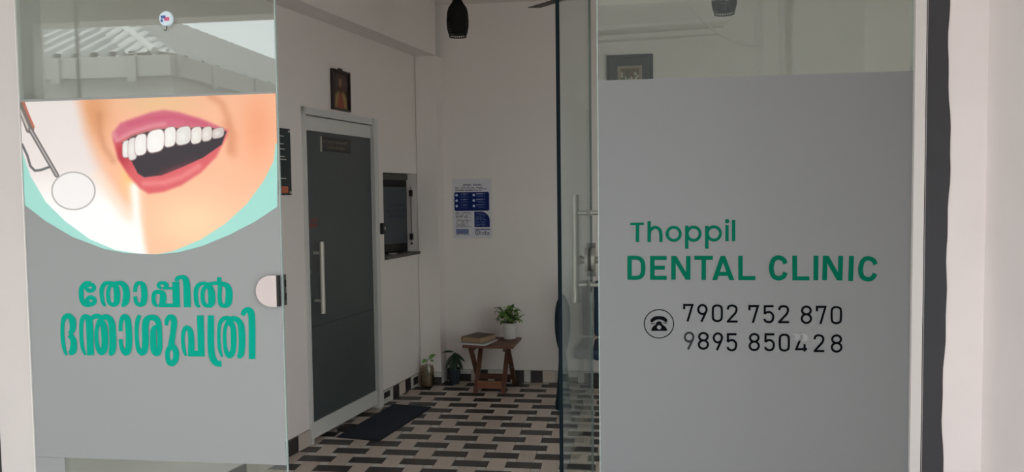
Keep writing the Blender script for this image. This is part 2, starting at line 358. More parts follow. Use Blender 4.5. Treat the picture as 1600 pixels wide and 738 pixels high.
# ================================================================== SHOPFRONT
HM = [0.002251414039316028, -1.2428145543307295e-05, -2.179548042290906, 0.0001481250133246023, -0.002340582116761222, 2.2481187452665106, 0.00011489272876110009, -4.681480291316258e-05]
def art(x, y):      # artwork units -> metres on the shopfront plane
    d = HM[6]*x+HM[7]*y+1
    return (HM[0]*x+HM[1]*y+HM[2])/d, (HM[3]*x+HM[4]*y+HM[5])/d
YF = -.0082
def ribbon(name, strokes, m, parent, conv, y=YF, smooth=True):
    """strokes: each a list of (u, v, width); joined into one letter"""
    b = MB(); y0_ = y
    for i_, st in enumerate(strokes):
        kind = 'line'; y = y0_-.00012*i_
        if isinstance(st, tuple): kind, st = st
        if kind == 'poly':
            n = len(st); P = [art(*conv(u, v)) for u, v in st]
            b.add([(p[0], y, p[1]) for p in P], [tuple(range(n))]); continue
        if kind == 'ring':
            cx, cy, rx, ry, w, k = st; A = [2*math.pi*i/k for i in range(k)]
            P = [art(*conv(cx+(rx+sg*w/2)*math.cos(a), cy+(ry+sg*w/2)*math.sin(a))) for sg in (1, -1) for a in A]
            b.add([(p[0], y, p[1]) for p in P], [(i, (i+1) % k, k+(i+1) % k, k+i) for i in range(k)]); continue
        if kind == 'disc':
            cx, cy, r = st; P = [art(*conv(cx+r*math.cos(a*.3142), cy+r*math.sin(a*.3142))) for a in range(20)]
            b.add([(p[0], y, p[1]) for p in P], [tuple(range(20))]); continue
        pts = spline(st) if (kind == 'line' and len(st) > 2) else [np.array(p, float) for p in st]
        L_, R_ = [], []
        for i, p in enumerate(pts):
            if kind == 'corner' and 0 < i < len(pts)-1:
                t0 = pts[i][:2]-pts[i-1][:2]; t1 = pts[i+1][:2]-pts[i][:2]; t0 /= np.hypot(*t0); t1 /= np.hypot(*t1); t = t0+t1; t /= np.hypot(*t)
                k = 1/max(.3, t@t1)
            else:
                t = pts[min(i+1, len(pts)-1)][:2]-pts[max(i-1, 0)][:2]; t = t/(np.hypot(*t)+1e-9); k = 1
            nn = np.array([-t[1], t[0]])*p[2]/2*k
            L_.append(p[:2]+nn); R_.append(p[:2]-nn)
        P = [art(*conv(*q)) for q in L_+R_]; n = len(pts)
        b.add([(p[0], y-.000012*(j % n), p[1]) for j, p in enumerate(P)], [(i, i+1, n+i+1, n+i) for i in range(n-1)])
    return b.build(name, m, parent)
def crop(x0, y0, k): return lambda u, v: (x0+u*k, y0+v*k)
FT, FB = 1.895, .604
# ---- window_1: left fixed pane
w1 = struct('window_1', 'fixed glass pane with printed smiling mouth and green lettering')
MB().box(-2.114, -1.158, -.006, .006, .01, 2.45).build('pane', M['glassA'], w1)
MB().box(-1.1578, -1.1545, -.0055, .0055, .01, 2.45).build('pane_edge', M['edge_pale'], w1)
MB().box(-2.1178, -2.1142, -.012, .012, .0, 2.455).build('channel', M['alu'], w1)
film1 = MB().box(-2.113, -1.1585, -.0068, -.0062, FB, FT).build('film', M['film'], w1, label='grey frosted film')
MB().box(-2.113, -2.0, -.0068, -.0062, .02, FB-.001).build('film', M['film'], w1, label='pale strip standing in for a reflection below the film')  # frosted strip stands in for a white reflection on clear glass
# printed picture
inner_l = [(35, 225), (38.5, 241), (50, 275), (74, 316), (104.5, 346), (142, 373.5), (182, 390.5), (220, 396.5), (247, 397)]
inner_r = [(247, 397), (272, 392.5), (316, 374), (353, 350), (387, 319), (414, 282), (429, 252), (432, 225)]
outer = [(30, 313), (42, 321), (74, 346), (115, 370), (165, 389), (199, 395.5), (247, 397.5), (282, 394), (319, 384), (360, 367), (400, 346.5), (432.5, 324.5), (445, 316)]
ox, oy = zip(*outer)
def mouth(X, Y):
    c = np.empty(X.shape+(3,)); c[:] = (236, 228, 226)
    # skin: soft border from upper left to lower middle
    bx = np.interp(Y, [147, 180, 210, 240, 270, 300, 330, 360, 400], [108, 116, 122, 132, 144, 160, 180, 205, 224])
    wd_ = np.interp(Y, [147, 260, 330, 400], [26, 34, 40, 16])
    c = mixc(c, (255, 252, 250), sstep(250, 330, Y))
    skin = np.empty_like(c); skin[:] = (249, 190, 155)
    skin = mixc(skin, (226, 160, 112), np.exp(-((X-150)/26)**2-((Y-175)/45)**2))
    skin = mixc(skin, (238, 196, 150), np.exp(-((X-250)/60)**2-((Y-160)/18)**2))
    skin = mixc(skin, (253, 212, 170), np.exp(-((X-300)/70)**2-((Y-345)/45)**2))
    skin = mixc(skin, (247, 170, 130), np.exp(-((X-405)/30)**2-((Y-200)/60)**2))
    skin = mixc(skin, (252, 205, 130), .8*np.exp(-((X-205)/14)**2-((Y-275)/30)**2))
    c = c+(skin-c)*sstep(0, 1, (X-bx)/wd_)[..., None]
    for pts, col, w, k in (([(157, 180), (158, 205), (165, 230), (179, 252)], (196, 130, 92), 6, .38), ([(330, 150), (348, 162), (358, 185), (362, 205), (361, 235)], (212, 138, 100), 7, .45),
                           ([(355, 195), (366, 215), (366, 240)], (222, 145, 105), 9, .4), ([(155, 275), (180, 310), (200, 340)], (250, 225, 200), 10, .5)):
        c = mixc(c, col, k*np.exp(-(seg_d(X, Y, pts)/w)**2))
    c = mixc(c, (255, 252, 246), .95*np.exp(-((X-214-(Y-320)*.06)/9)**2)*sstep(280, 292, Y)*(1-.0*Y))
    c = mixc(c, (255, 253, 248), sstep(330, 372, Y)*sstep(228, 212, X+0*Y)*sstep(130, 180, X))
    q = lambda l: [(170+x*.3388, 150+y*.3388) for x, y in l]
    lower = q([(28, 205), (50, 290), (100, 370), (150, 425), (190, 450), (260, 441), (340, 411), (430, 352), (500, 280), (548, 185), (552, 160), (400, 140), (200, 150), (70, 195)])
    c = mixc(c, (222, 98, 104), sstep(4, -3, poly_sd(X, Y, lower)))
    c = mixc(c, (176, 42, 58), .75*np.exp(-((X-193)/15)**2-((Y-243)/26)**2)*sstep(3, -3, poly_sd(X, Y, lower)))
    c = mixc(c, (238, 140, 140), .75*np.exp(-(seg_d(X, Y, q([(170, 405), (260, 400), (340, 375), (420, 325)]))/5)**2))
    upper = q([(25, 172), (60, 128), (130, 102), (200, 78), (260, 67), (330, 78), (420, 105), (500, 137), (550, 162), (480, 150), (400, 146), (330, 146), (250, 150), (180, 162), (110, 182), (60, 208), (38, 216), (25, 195)])
    c = mixc(c, (212, 108, 130), sstep(4, -3, poly_sd(X, Y, upper)))
    c = mixc(c, (232, 160, 165), .6*np.exp(-(seg_d(X, Y, q([(30, 175), (45, 205), (110, 170), (200, 140), (260, 130)]))/4)**2))
    c = mixc(c, (205, 85, 115), .5*np.exp(-(seg_d(X, Y, q([(100, 130), (200, 105), (300, 95), (450, 130)]))/5)**2))
    cav = q([(66, 215), (110, 180), (180, 160), (250, 148), (330, 144), (400, 144), (480, 148), (548, 165), (526, 225), (440, 285), (340, 330), (250, 366), (170, 376), (140, 358), (110, 300)])
    c = mixc(c, (52, 45, 52), sstep(1, -1, poly_sd(X, Y, cav)))
    c = mixc(c, (132, 62, 68), .7*np.exp(-((X-275)/34)**2-((Y-267+(X-275)*.36)/7)**2)*sstep(1, -1, poly_sd(X, Y, cav)))
    c = mixc(c, (214, 120, 122), sstep(2.5, 0, seg_d(X, Y, q([(70, 212), (110, 184), (180, 163), (250, 150), (330, 145), (420, 146)]))))
    for x0, x1, y0, y1, col in ((68, 106, 205, 286, (232, 228, 226)), (94, 138, 192, 298, (228, 222, 220)), (480, 537, 148, 196, (206, 196, 190)), (433, 482, 142, 210, (222, 215, 208)), (382, 435, 143, 222, (232, 228, 222)),
                                (313, 385, 141, 227, (226, 224, 220)), (258, 316, 143, 237, (240, 238, 235)), (125, 183, 175, 276, (240, 238, 236)), (180, 263, 155, 262, (247, 245, 243))):
        cx, cy, rx, ry = 170+(x0+x1)/2*.3388, 150+(y0+y1)/2*.3388, (x1-x0)/2*.3388, (y1-y0)/2*.3388
        xx = X-cx; yy = Y-cy+xx*.22
        d = ((np.abs(xx)/rx)**3.2+(np.abs(yy)/ry)**3.2)**(1/3.2)
        c = mixc(c, (150, 120, 120), .6*sstep(1.12, .98, d)); c = mixc(c, col, sstep(1.0, .90, d)); c = mixc(c, (255, 255, 254), .5*np.exp(-((xx+rx*.15)/(rx*.5))**2-((yy)/(ry*.6))**2)*sstep(1.0, .9, d))
    # mirror and probe
    d = seg_d(X, Y, [(31, 152), (49, 202)]); c = mixc(c, (120, 112, 106), sstep(7.5, 6, d)); c = mixc(c, (192, 110, 90), sstep(2.5, 1, seg_d(X, Y, [(37.5, 158), (55, 199)]))); c = mixc(c, (205, 200, 196), sstep(2.2, .8, seg_d(X, Y, [(34, 172), (47, 203)])))
    d = seg_d(X, Y, [(50, 203), (91, 274)]); c = mixc(c, (112, 108, 108), sstep(4.2, 3.2, d)); c = mixc(c, (178, 172, 170), sstep(1.8, .6, d))
    d = seg_d(X, Y, [(37, 226), (45, 243), (50, 260), (57, 267), (66, 266), (80, 261)]); c = mixc(c, (105, 104, 106), sstep(2.4, 1.4, d))
    e = np.hypot((X-117)/35, (Y-298.5)/30.5)
    c = mixc(c, (128, 126, 124), sstep(1.0, .97, e)); c = mixc(c, (215, 213, 210), sstep(.985, .955, e)); c = mixc(c, (150, 148, 146), sstep(.96, .945, e)); c = mixc(c, (243, 241, 240), sstep(.945, .91, e))
    # mint border under the curve
    il = np.interp(X, [p[0] for p in inner_l+inner_r[1:]], [p[1] for p in inner_l+inner_r[1:]])
    il = np.where(X > 431, 225, il)
    c = mixc(c, (160, 219, 208), sstep(-.7, .7, Y-il))
    return c
pic = grid_print('printed_picture', np.linspace(34.2, 434.8, 520), lambda x: 160-.0341*(x-35), lambda x: float(np.interp(x, ox, oy)), 330,
                 lambda X, Y: (lambda a: (np.clip(a[0], -2.1128, -1.1586), np.full(X.shape, -.0076), np.minimum(a[1], FT)))(art(X, Y)), mouth, M['ink'], w1, .945)
pic['label'] = 'printed picture of an open smiling mouth with dental mirror'
# Malayalam lettering, traced stroke by stroke
cA = crop(120, 425, .0813); cB = crop(230, 425, .0875); cC = crop(90, 480, .13556); cD = crop(180, 480, .13556); cE = crop(280, 475, .13556)
mal = [
 (cA, [('ring', (288, 300, 74, 60, 78, 28)), ('ring', (300, 552, 74, 66, 84, 28)), [(300, 212, 80), (200, 222, 88), (125, 300, 92), (114, 420, 92), (130, 540, 92), (190, 615, 95), (300, 632, 74)]]),
 (cA, [[(578, 655, 45), (525, 570, 72), (505, 420, 80), (510, 320, 86), (560, 232, 84), (650, 205, 64), (730, 225, 80)],
       [(725, 225, 80), (655, 290, 76), (627, 420, 76), (650, 575, 78), (722, 630, 76), (790, 580, 112), (800, 430, 125), (780, 290, 112), (718, 215, 80)],
       [(740, 232, 80), (800, 215, 78), (880, 215, 90), (955, 285, 122), (983, 430, 132), (968, 560, 132), (930, 622, 90), (888, 638, 58)]]),
 (cA, [[(1147, 380, 78), (1152, 300, 78), (1180, 232, 82), (1242, 208, 72), (1302, 255, 112), (1324, 400, 122), (1324, 480, 122), (1304, 585, 115), (1250, 630, 78), (1190, 605, 78), (1156, 545, 72), (1150, 465, 72)]]),
 (cB, [[(205, 612, 46), (152, 560, 75), (135, 460, 76), (160, 372, 82), (230, 350, 74), (298, 385, 102), (308, 460, 118), (298, 540, 112), (285, 600, 100)], ('corner', [(225, 592, 66), (600, 592, 66)]), ('corner', [(532, 172, 125), (548, 625, 125)]),
       [(278, 296, 45), (224, 245, 62), (250, 200, 62), (310, 190, 58), (360, 222, 86), (360, 262, 72), (330, 290, 50)], ('corner', [(300, 290, 44), (490, 290, 44)]),
       [(542, 162, 55), (562, 118, 82), (622, 88, 70), (690, 110, 104), (725, 200, 122), (735, 400, 125), (741, 625, 125)]]),
 (cB, [[(955, 628, 46), (908, 565, 76), (890, 430, 80), (896, 310, 82), (945, 228, 78), (1030, 200, 62), (1110, 220, 66)],
       [(1110, 240, 66), (1032, 300, 76), (1008, 420, 72), (1030, 555, 76), (1098, 600, 74), (1165, 560, 120), (1172, 420, 127), (1150, 295, 112), (1098, 232, 66)],
       [(1100, 225, 70), (1210, 200, 60), (1350, 205, 72), (1450, 255, 104), (1480, 340, 122), (1480, 470, 126), (1462, 560, 120), (1400, 603, 76), (1335, 568, 80), (1316, 450, 72), (1320, 300, 72), (1322, 205, 76)], ('corner', [(1306, 92, 80), (1306, 210, 80)])]),
 (cC, [[(122, 550, 26), (95, 480, 42), (75, 340, 46), (76, 190, 46), (100, 118, 60), (146, 98, 58), (184, 140, 78), (195, 200, 76), (188, 265, 66), (158, 308, 52)], [(150, 318, 58), (192, 360, 70), (204, 430, 76), (190, 505, 82), (150, 530, 46)]]),
 (cC, [[(340, 550, 26), (306, 470, 44), (291, 340, 46), (291, 190, 46), (312, 122, 56), (346, 104, 52), (380, 150, 76), (390, 300, 80), (397, 552, 80)], [(392, 150, 40), (430, 112, 56), (480, 100, 54), (520, 125, 60)],
       [(505, 150, 60), (476, 220, 46), (463, 320, 46), (480, 460, 52), (525, 518, 70), (560, 450, 78), (560, 320, 78), (545, 200, 72), (500, 140, 60)], [(510, 130, 60), (580, 110, 62), (634, 165, 76), (650, 300, 80), (654, 430, 80), (640, 515, 75), (606, 528, 46)]]),
 (cC, [[(742, 275, 46), (745, 180, 46), (766, 120, 56), (796, 104, 52), (825, 150, 72), (838, 300, 76), (838, 430, 76), (825, 505, 72), (800, 526, 60), (766, 490, 52), (749, 430, 46), (744, 365, 46)]]),
 (cD, [[(304, 92, 40), (276, 142, 52), (262, 250, 46), (268, 400, 46), (286, 488, 54), (325, 526, 62), (355, 486, 74), (366, 380, 76), (362, 250, 76), (374, 155, 78), (425, 115, 64), (490, 135, 72), (520, 200, 62), (530, 350, 56), (528, 470, 62), (498, 530, 66), (462, 490, 72), (455, 380, 72), (455, 280, 66), (470, 235, 56), (510, 225, 40)]]),
 (cD, [[(604, 208, 40), (611, 152, 52), (642, 112, 58), (680, 125, 70), (694, 185, 72), (680, 300, 66), (660, 440, 72)], [(664, 440, 66), (622, 500, 56), (618, 575, 54), (640, 632, 66), (680, 645, 62), (714, 590, 68), (714, 510, 68), (682, 450, 66), (655, 440, 60)]]),
 (cE, [[(92, 595, 24), (70, 530, 42), (56, 430, 42), (62, 325, 46), (86, 280, 54), (115, 276, 54), (144, 315, 66), (154, 420, 70), (152, 590, 72)], ('corner', [(118, 570, 64), (306, 570, 66)]), ('corner', [(256, 130, 78), (270, 602, 76)])]),
 (cE, [[(378, 130, 74), (378, 450, 76), (390, 585, 76), (420, 655, 76), (460, 685, 66), (502, 684, 68)]]),
 (cE, [[(510, 608, 22), (480, 520, 40), (470, 380, 40), (476, 255, 42), (502, 188, 52), (550, 160, 52), (600, 172, 60)], [(588, 190, 60), (548, 260, 42), (536, 370, 42), (550, 530, 48), (595, 590, 70), (634, 530, 62), (640, 370, 66), (630, 260, 62), (585, 185, 60)],
       [(595, 175, 60), (660, 170, 62), (718, 225, 72), (735, 350, 76), (735, 500, 74), (720, 585, 68), (684, 605, 42)]]),
 (cE, [[(742, 132, 44), (762, 88, 62), (800, 64, 62), (838, 95, 76), (850, 200, 76), (852, 632, 76)]]),
]
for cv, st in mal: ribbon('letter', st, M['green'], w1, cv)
# steel strike box for the lock, clamped on the pane edge
sb = link('lock_strike', None, w1)
def dshape(cx, cz, r, zr, flat, k=18): return [(flat, cz-zr)]+[(cx-r*math.cos(a), cz+zr*math.sin(a)) for a in [(-1+2*i/k)*math.pi/2 for i in range(k+1)]][::1]+[(flat, cz+zr)]
ds = dshape(-1.186, 1.215, .056, .054, -1.168)
MB().prism(ds, 'y', -.026, -.0085).build('cover', M['satin'], sb)
MB().prism(ds, 'y', .007, .026).build('cover', M['satin'], sb)
MB().box(-1.1675, -1.1600, -.024, -.0085, 1.162, 1.268).build('keeper', M['blackgap'], sb)
MB().box(-1.1675, -1.1530, .007, .024, 1.162, 1.268).build('keeper', M['darksteel'], sb)
for z in (1.18, 1.225): MB().box(-1.1529, -1.1522, .009, .022, z, z+.024).build('bolt_slot', M['blackgap'], sb)
# ---- window_2: right fixed pane
w2 = struct('window_2', 'fixed frosted glass pane with clinic name and phone numbers')
MB().box(-.070, .888, -.006, .006, .01, 2.45).build('pane', M['glassA'], w2)
MB().box(-.0735, -.0702, -.0055, .0055, .01, 2.45).build('pane_edge', M['edge_pale'], w2)
MB().box(.8885, .9195, -.022, .022, 0, 2.455).build('channel', M['alu'], w2)
MB().box(.9197, .9258, -.010, .02, 0, 2.455).build('seal', M['blackgap'], w2)
film2 = MB().box(-.0695, .8875, -.0068, -.0062, .02, FT+.003).build('film', M['film2'], w2, label='grey frosted film')
cF = crop(970, 330, .16254); cG = crop(1180, 380, .13125); cH = crop(1060, 465, .16875)
K = 'corner'
for st in ([(K, [(92, 124, 24), (222, 122, 24)]), (K, [(160, 122, 32), (160, 297, 32)])],
           [(K, [(272, 97, 32), (272, 297, 32)]), [(272, 230, 28), (285, 180, 30), (330, 155, 30), (372, 178, 30), (384, 225, 31), (384, 297, 31)]],
           [('ring', (507, 218, 63, 63, 28, 36))],
           [(K, [(632, 140, 32), (632, 360, 32)]), ('ring', (698, 217, 62, 64, 28, 36))],
           [(K, [(824, 140, 32), (824, 360, 32)]), ('ring', (892, 214, 63, 64, 28, 36))],
           [(K, [(1018, 135, 32), (1018, 288, 32)]), ('disc', (1019, 97, 21))],
           [(K, [(1081, 85, 32), (1081, 287, 32)])],
           [(K, [(84, 430, 42), (84, 658, 42)]), [(84, 448, 38), (150, 448, 38), (195, 466, 40), (213, 510, 42), (213, 580, 42), (195, 624, 40), (150, 640, 38), (84, 640, 38)]],
           [(K, [(302, 430, 42), (302, 658, 42)]), (K, [(302, 449, 38), (440, 449, 38)]), (K, [(302, 543, 38), (423, 543, 38)]), (K, [(302, 640, 38), (440, 640, 38)])],
           [(K, [(505, 430, 42), (505, 658, 42)]), (K, [(647, 430, 42), (647, 658, 42)]), ('poly', [(484, 430), (532, 430), (668, 658), (622, 658)])],
           [(K, [(705, 448, 38), (882, 448, 38)]), (K, [(795, 430, 42), (795, 660, 42)])],
           [('poly', [(876, 662), (956, 430), (1000, 430), (924, 662)]), ('poly', [(956, 430), (1000, 430), (1088, 662), (1040, 662)]), (K, [(930, 602, 38), (1035, 602, 38)])],
           [(K, [(1147, 428, 42), (1147, 662, 42)]), (K, [(1147, 643, 38), (1290, 643, 38)])]):
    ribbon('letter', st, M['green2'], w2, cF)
for st in ([[(354, 243, 54), (330, 195, 54), (270, 171, 54), (215, 195, 54), (189, 260, 56), (189, 330, 56), (215, 395, 54), (275, 417, 54), (330, 395, 54), (354, 348, 54)]],
           [(K, [(463, 148, 56), (465, 442, 56)]), (K, [(465, 418, 48), (640, 418, 48)])], [(K, [(717, 148, 58), (714, 440, 58)])],
           [(K, [(826, 148, 56), (818, 440, 56)]), (K, [(1010, 150, 56), (1003, 442, 56)]), ('poly', [(800, 148), (866, 148), (1030, 442), (966, 442)])],
           [(K, [(1138, 150, 58), (1128, 448, 58)])],
           [[(1421, 253, 54), (1400, 205, 54), (1335, 180, 54), (1277, 205, 54), (1251, 270, 58), (1248, 340, 58), (1270, 403, 56), (1335, 429, 54), (1390, 408, 54), (1416, 360, 54)]]):
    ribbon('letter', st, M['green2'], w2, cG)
def dg(ch):
    w = .2
    return {'7': [(K, [(.1, .30, w), (.1, .06, w), (.9, .06, w), (.42, 1, w)])],
            '9': [('ring', (.5, .31, .40, .25, .17, 30)), (K, [(.86, .42, w), (.40, 1.0, w)])],
            '0': [[(.5, .06, w), (.2, .12, w), (.1, .28, w), (.1, .72, w), (.2, .88, w), (.5, .94, w), (.8, .88, w), (.9, .72, w), (.9, .28, w), (.8, .12, w), (.5, .06, w)]],
            '2': [[(.1, .28, w), (.2, .11, w), (.5, .06, w), (.8, .12, w), (.9, .28, w), (.78, .48, w), (.45, .70, w), (.10, .94, w)], (K, [(.02, .94, w*.95), (1, .94, w*.95)])],
            '5': [(K, [(.95, .06, w*.95), (.13, .06, w*.95), (.12, .50, w)]), [(.13, .48, w), (.35, .39, w), (.65, .40, w), (.88, .54, w), (.9, .72, w), (.78, .88, w), (.5, .94, w), (.2, .88, w), (.08, .76, w)]],
            '8': [('ring', (.5, .27, .38, .21, .17, 30)), ('ring', (.5, .71, .41, .235, .17, 30))],
            '4': [(K, [(.60, .0, w), (.10, .86, w), (1, .86, w)]), (K, [(.80, .56, w), (.80, 1.0, w)])]}[ch]
rows = [('7', 42, 137, 58, 220), ('9', 172, 268, 58, 222), ('0', 307, 408, 60, 225), ('2', 443, 545, 62, 230), ('7', 645, 742, 67, 232), ('5', 783, 882, 68, 236), ('2', 918, 1020, 68, 236), ('8', 1127, 1232, 72, 242), ('7', 1268, 1365, 75, 242), ('0', 1403, 1508, 75, 245),
        ('9', 48, 147, 313, 478), ('8', 178, 280, 316, 480), ('9', 315, 410, 320, 485), ('5', 443, 540, 327, 495), ('8', 647, 750, 325, 493), ('5', 790, 888, 328, 495), ('0', 925, 1027, 330, 498), ('4', 1075, 1185, 340, 497), ('2', 1245, 1345, 337, 502), ('8', 1405, 1512, 338, 507)]
for i, (ch, x0, x1, y0, y1) in enumerate(rows):
    st = []
    for s_ in dg(ch):
        kind, pts = s_ if isinstance(s_, tuple) else ('line', s_)
        if kind == 'ring': cx, cy, rx, ry, w, k = pts; st.append((kind, (x0+cx*(x1-x0), y0+cy*(y1-y0), rx*(x1-x0), ry*(y1-y0), 20, k)))
        else: st.append((kind, [(x0+u*(x1-x0), y0+v*(y1-y0), 20) for u, v, w in pts]))
    ribbon('digit', st, M['greyink'] if i == 10 else M['blackink'], w2, cH)
cP = crop(1000, 475, .0813)
ic = ribbon('telephone_symbol', [('ring', (362, 378, 281, 272, 18, 56)), [(222, 345, 40), (235, 310, 66), (290, 272, 70), (362, 262, 66), (435, 272, 70), (488, 308, 66), (500, 342, 40)],
      (K, [(200, 372, 13), (285, 372, 13)]), (K, [(440, 362, 13), (520, 362, 13)]), ('poly', [(302, 390), (312, 350), (338, 330), (390, 330), (412, 350), (420, 385), (480, 428), (512, 470), (520, 505), (515, 512), (218, 514), (214, 500), (228, 455), (256, 418)])], M['blackink'], w2, cP)
ribbon('telephone_dial', [('disc', (365, 443, 41))], M['film2'], ic, cP, y=-.0092)
ribbon('tape', [('poly', [(1062, 335), (1195, 335), (1200, 395), (1070, 395)])], M['tape'], w2, cH, y=-.0096)
# ---- door_1: glass door leaf standing open into the room
a1 = math.atan2(.95+.115, -.131+.191)
d1 = struct('door_1', 'open glass door leaf with steel pull handle', (-.191, -.115, 0), a1)    # local x along the leaf, local y to its left
LL = 1.066
MB().box(.004, LL, -.006, .006, .012, 2.44).build('pane', M['glassL'], d1)
MB().box(0, .0039, -.006, .006, .012, 2.44).build('pane_edge', M['edge_dark'], d1)
MB().box(LL+.0001, LL+.002, -.0055, .0055, .012, 2.44).build('pane_edge', M['edge_mid'], d1)
MB().box(.02, LL-.005, .0063, .0067, FB, FT).build('film', M['film_leaf'], d1, label='thin hazy film')
MB().box(.01, .17, -.018, .018, .004, .055).build('patch_fitting', M['satin'], d1)
hd = link('pull_handle', None, d1)
for sg in (1, -1):
    MB().tube([(.965, sg*.058, 1.062), (.965, sg*.058, 1.530)], .0155, 16).build('bar', M['steel'], hd, smooth=True)
    for z in (1.140, 1.451):
        MB().tube([(.965, sg*.0069, z), (.965, sg*.050, z)], .0095, 12).build('standoff', M['steel'], hd, smooth=True)
        MB().tube([(.965, sg*.0069, z), (.965, sg*.013, z)], .0135, 14).build('collar', M['steel'], hd, smooth=True)
lk = link('door_lock', None, d1)
dl = dshape(LL-.03, 1.243, .062, .052, LL-.012)
for sg in (1, -1):
    MB().prism(dl, 'y', sg*.0069, sg*.022).build('cover', M['steel'], lk)
    MB().tube([(LL-.045, sg*.0225, 1.243), (LL-.045, sg*.038, 1.243)], .015, 16).build('knob', M['steel'], lk, smooth=True)
    MB().tube([(LL-.045, sg*.038, 1.243), (LL-.045, sg*.046, 1.243)], .020, 16).build('knob_rim', M['steel'], lk, smooth=True)
MB().box(LL+.0022, LL+.004, -.02, .02, 1.165, 1.315).build('face_plate', M['darksteel'], lk)

# ---- door_2: frosted consulting-room door in the side wall
d2 = struct('door_2', 'white framed consulting door with dark frosted glass and steel handle', W0, WA)
fr = MB(); fr.box(DS0, DS0+.022, -.02, .05, 0, DZ1); fr.box(1.128, DS1, -.03, .05, 0, DZ1); fr.box(DS0, DS1, -.02, .05, 2.036, DZ1)
fr.build('door_frame', M['alu'], d2)
MB().box(.270, 1.126, -.006, .03, 1.942, 2.030).build('top_rail', M['alu'], d2)
MB().box(.270, 1.126, -.012, .03, .03, .130).build('bottom_rail', M['alu'], d2)
MB().box(.270, 1.126, .0, .012, .1305, 1.9415).build('pane', M['door_glass2'], d2)
MB().box(.272, 1.124, -.0006, -.0001, .718, .726).build('reflected_line', M['hatch_film'], d2)  # thin grey strip painted in for a reflection on the glass
hb = link('pull_handle', None, d2)
MB().tube([(.345, -.058, .806), (.345, -.058, 1.254)], .0155, 16).build('bar', M['steel'], hb, smooth=True)
for z in (.885, 1.185): MB().tube([(.345, -.0005, z), (.345, -.05, z)], .0095, 12).build('standoff', M['steel'], hb, smooth=True)
MB().tube([(.295, -.0005, 1.07), (.295, -.008, 1.07)], .012, 14).build('keyhole', M['darksteel'], d2, smooth=True)
npl = MB().box(.462, .832, -.008, -.0005, 1.822, 1.912).build('name_plate', M['plate'], d2, label='black name plate with tan lettering')
MB().box(.452, .461, -.010, -.0005, 1.818, 1.914).build('plate_edge', M['steel'], npl)
R90 = (math.pi/2, 0, 0)
text_mesh('lettering', 'Dr. Tency M. Hormese BDS', M['goldink'], npl, .027, (.478, -.0085, 1.876), R90)
text_mesh('lettering', 'Chief Dental Surgeon', M['goldink'], npl, .027, (.520, -.0085, 1.841), R90)
text_mesh('lettering', 'PULL', M['red'], d2, .040, (.395, -.0012, 1.374), R90, sx=-1)
b = MB()
for i in range(5): b.lathe([(.0075, 0), (.0075, .001)], .285+.022*i, 0, 12, 1, True, True)
b = MB()
for i in range(6):
    x = .285+.019*i
    b.box(x, x+.006, -.0012, -.0006, 1.342, 1.364); b.box(x+.006, x+.014, -.0012, -.0006, 1.358 if i % 2 else 1.342, 1.364 if i % 2 else 1.349)
b.build('sticker', M['red'], d2)
# ---- window_3: reception hatch
w3 = struct('window_3', 'reception hatch with dark glass and grey opening hours notice', W0, WA)
MB().box(HS0+.001, HS1-.001, .092, .104, HZ0+.001, HZ1-.001).build('pane', M['hatch_glass'], w3)
MB().box(HS0+.002, HS1-.002, .080, .091, 1.655, 1.70).build('top_rail', M['slate'], w3)
hf = MB().prism([(HS0+.005, 1.165), (HS1-.005, 1.15), (HS1-.005, 1.60), (HS0+.005, 1.60)], 'y', .0895, .0915).build('notice_film', M['hatch_film'], w3)
for i, (t, s_) in enumerate((('Working Time', .040), ('9 Am - 1 Pm, 2 Pm - 8 Pm', .036), ('Sunday Holiday', .040))):
    text_mesh('lettering', t, M['navyink'], hf, s_, (1.715, .0890, 1.445-.042*i), R90, align='CENTER')
MB().prism([(HS0+.001, HZ0), (HS0+.001, HZ0+.03), (HS1-.001, HZ0+.022), (HS1-.001, HZ0)], 'y', -.02, .09).build('sill', M['slate'], w3)
hb2 = link('latch_rod', None, w3)
MB().tube([(1.900, .050, 1.15), (1.900, .050, 1.60)], .0045, 8).build('rod', M['darksteel'], hb2)
for z in (1.20, 1.55): MB().box(1.888, 1.9088, .038, .062, z-.025, z+.025).build('bracket', M['framebrown'], hb2)
MB().tube([(1.900, .050, 1.135), (1.900, .050, 1.15)], .009, 10).build('tip', M['black'], hb2)

# ================================================================== OBJECTS IN THE ROOM
def onwall(s, o, z): return (W0[0]+s*.1743+o*.9847, W0[1]+s*.9847-o*.1743, z)
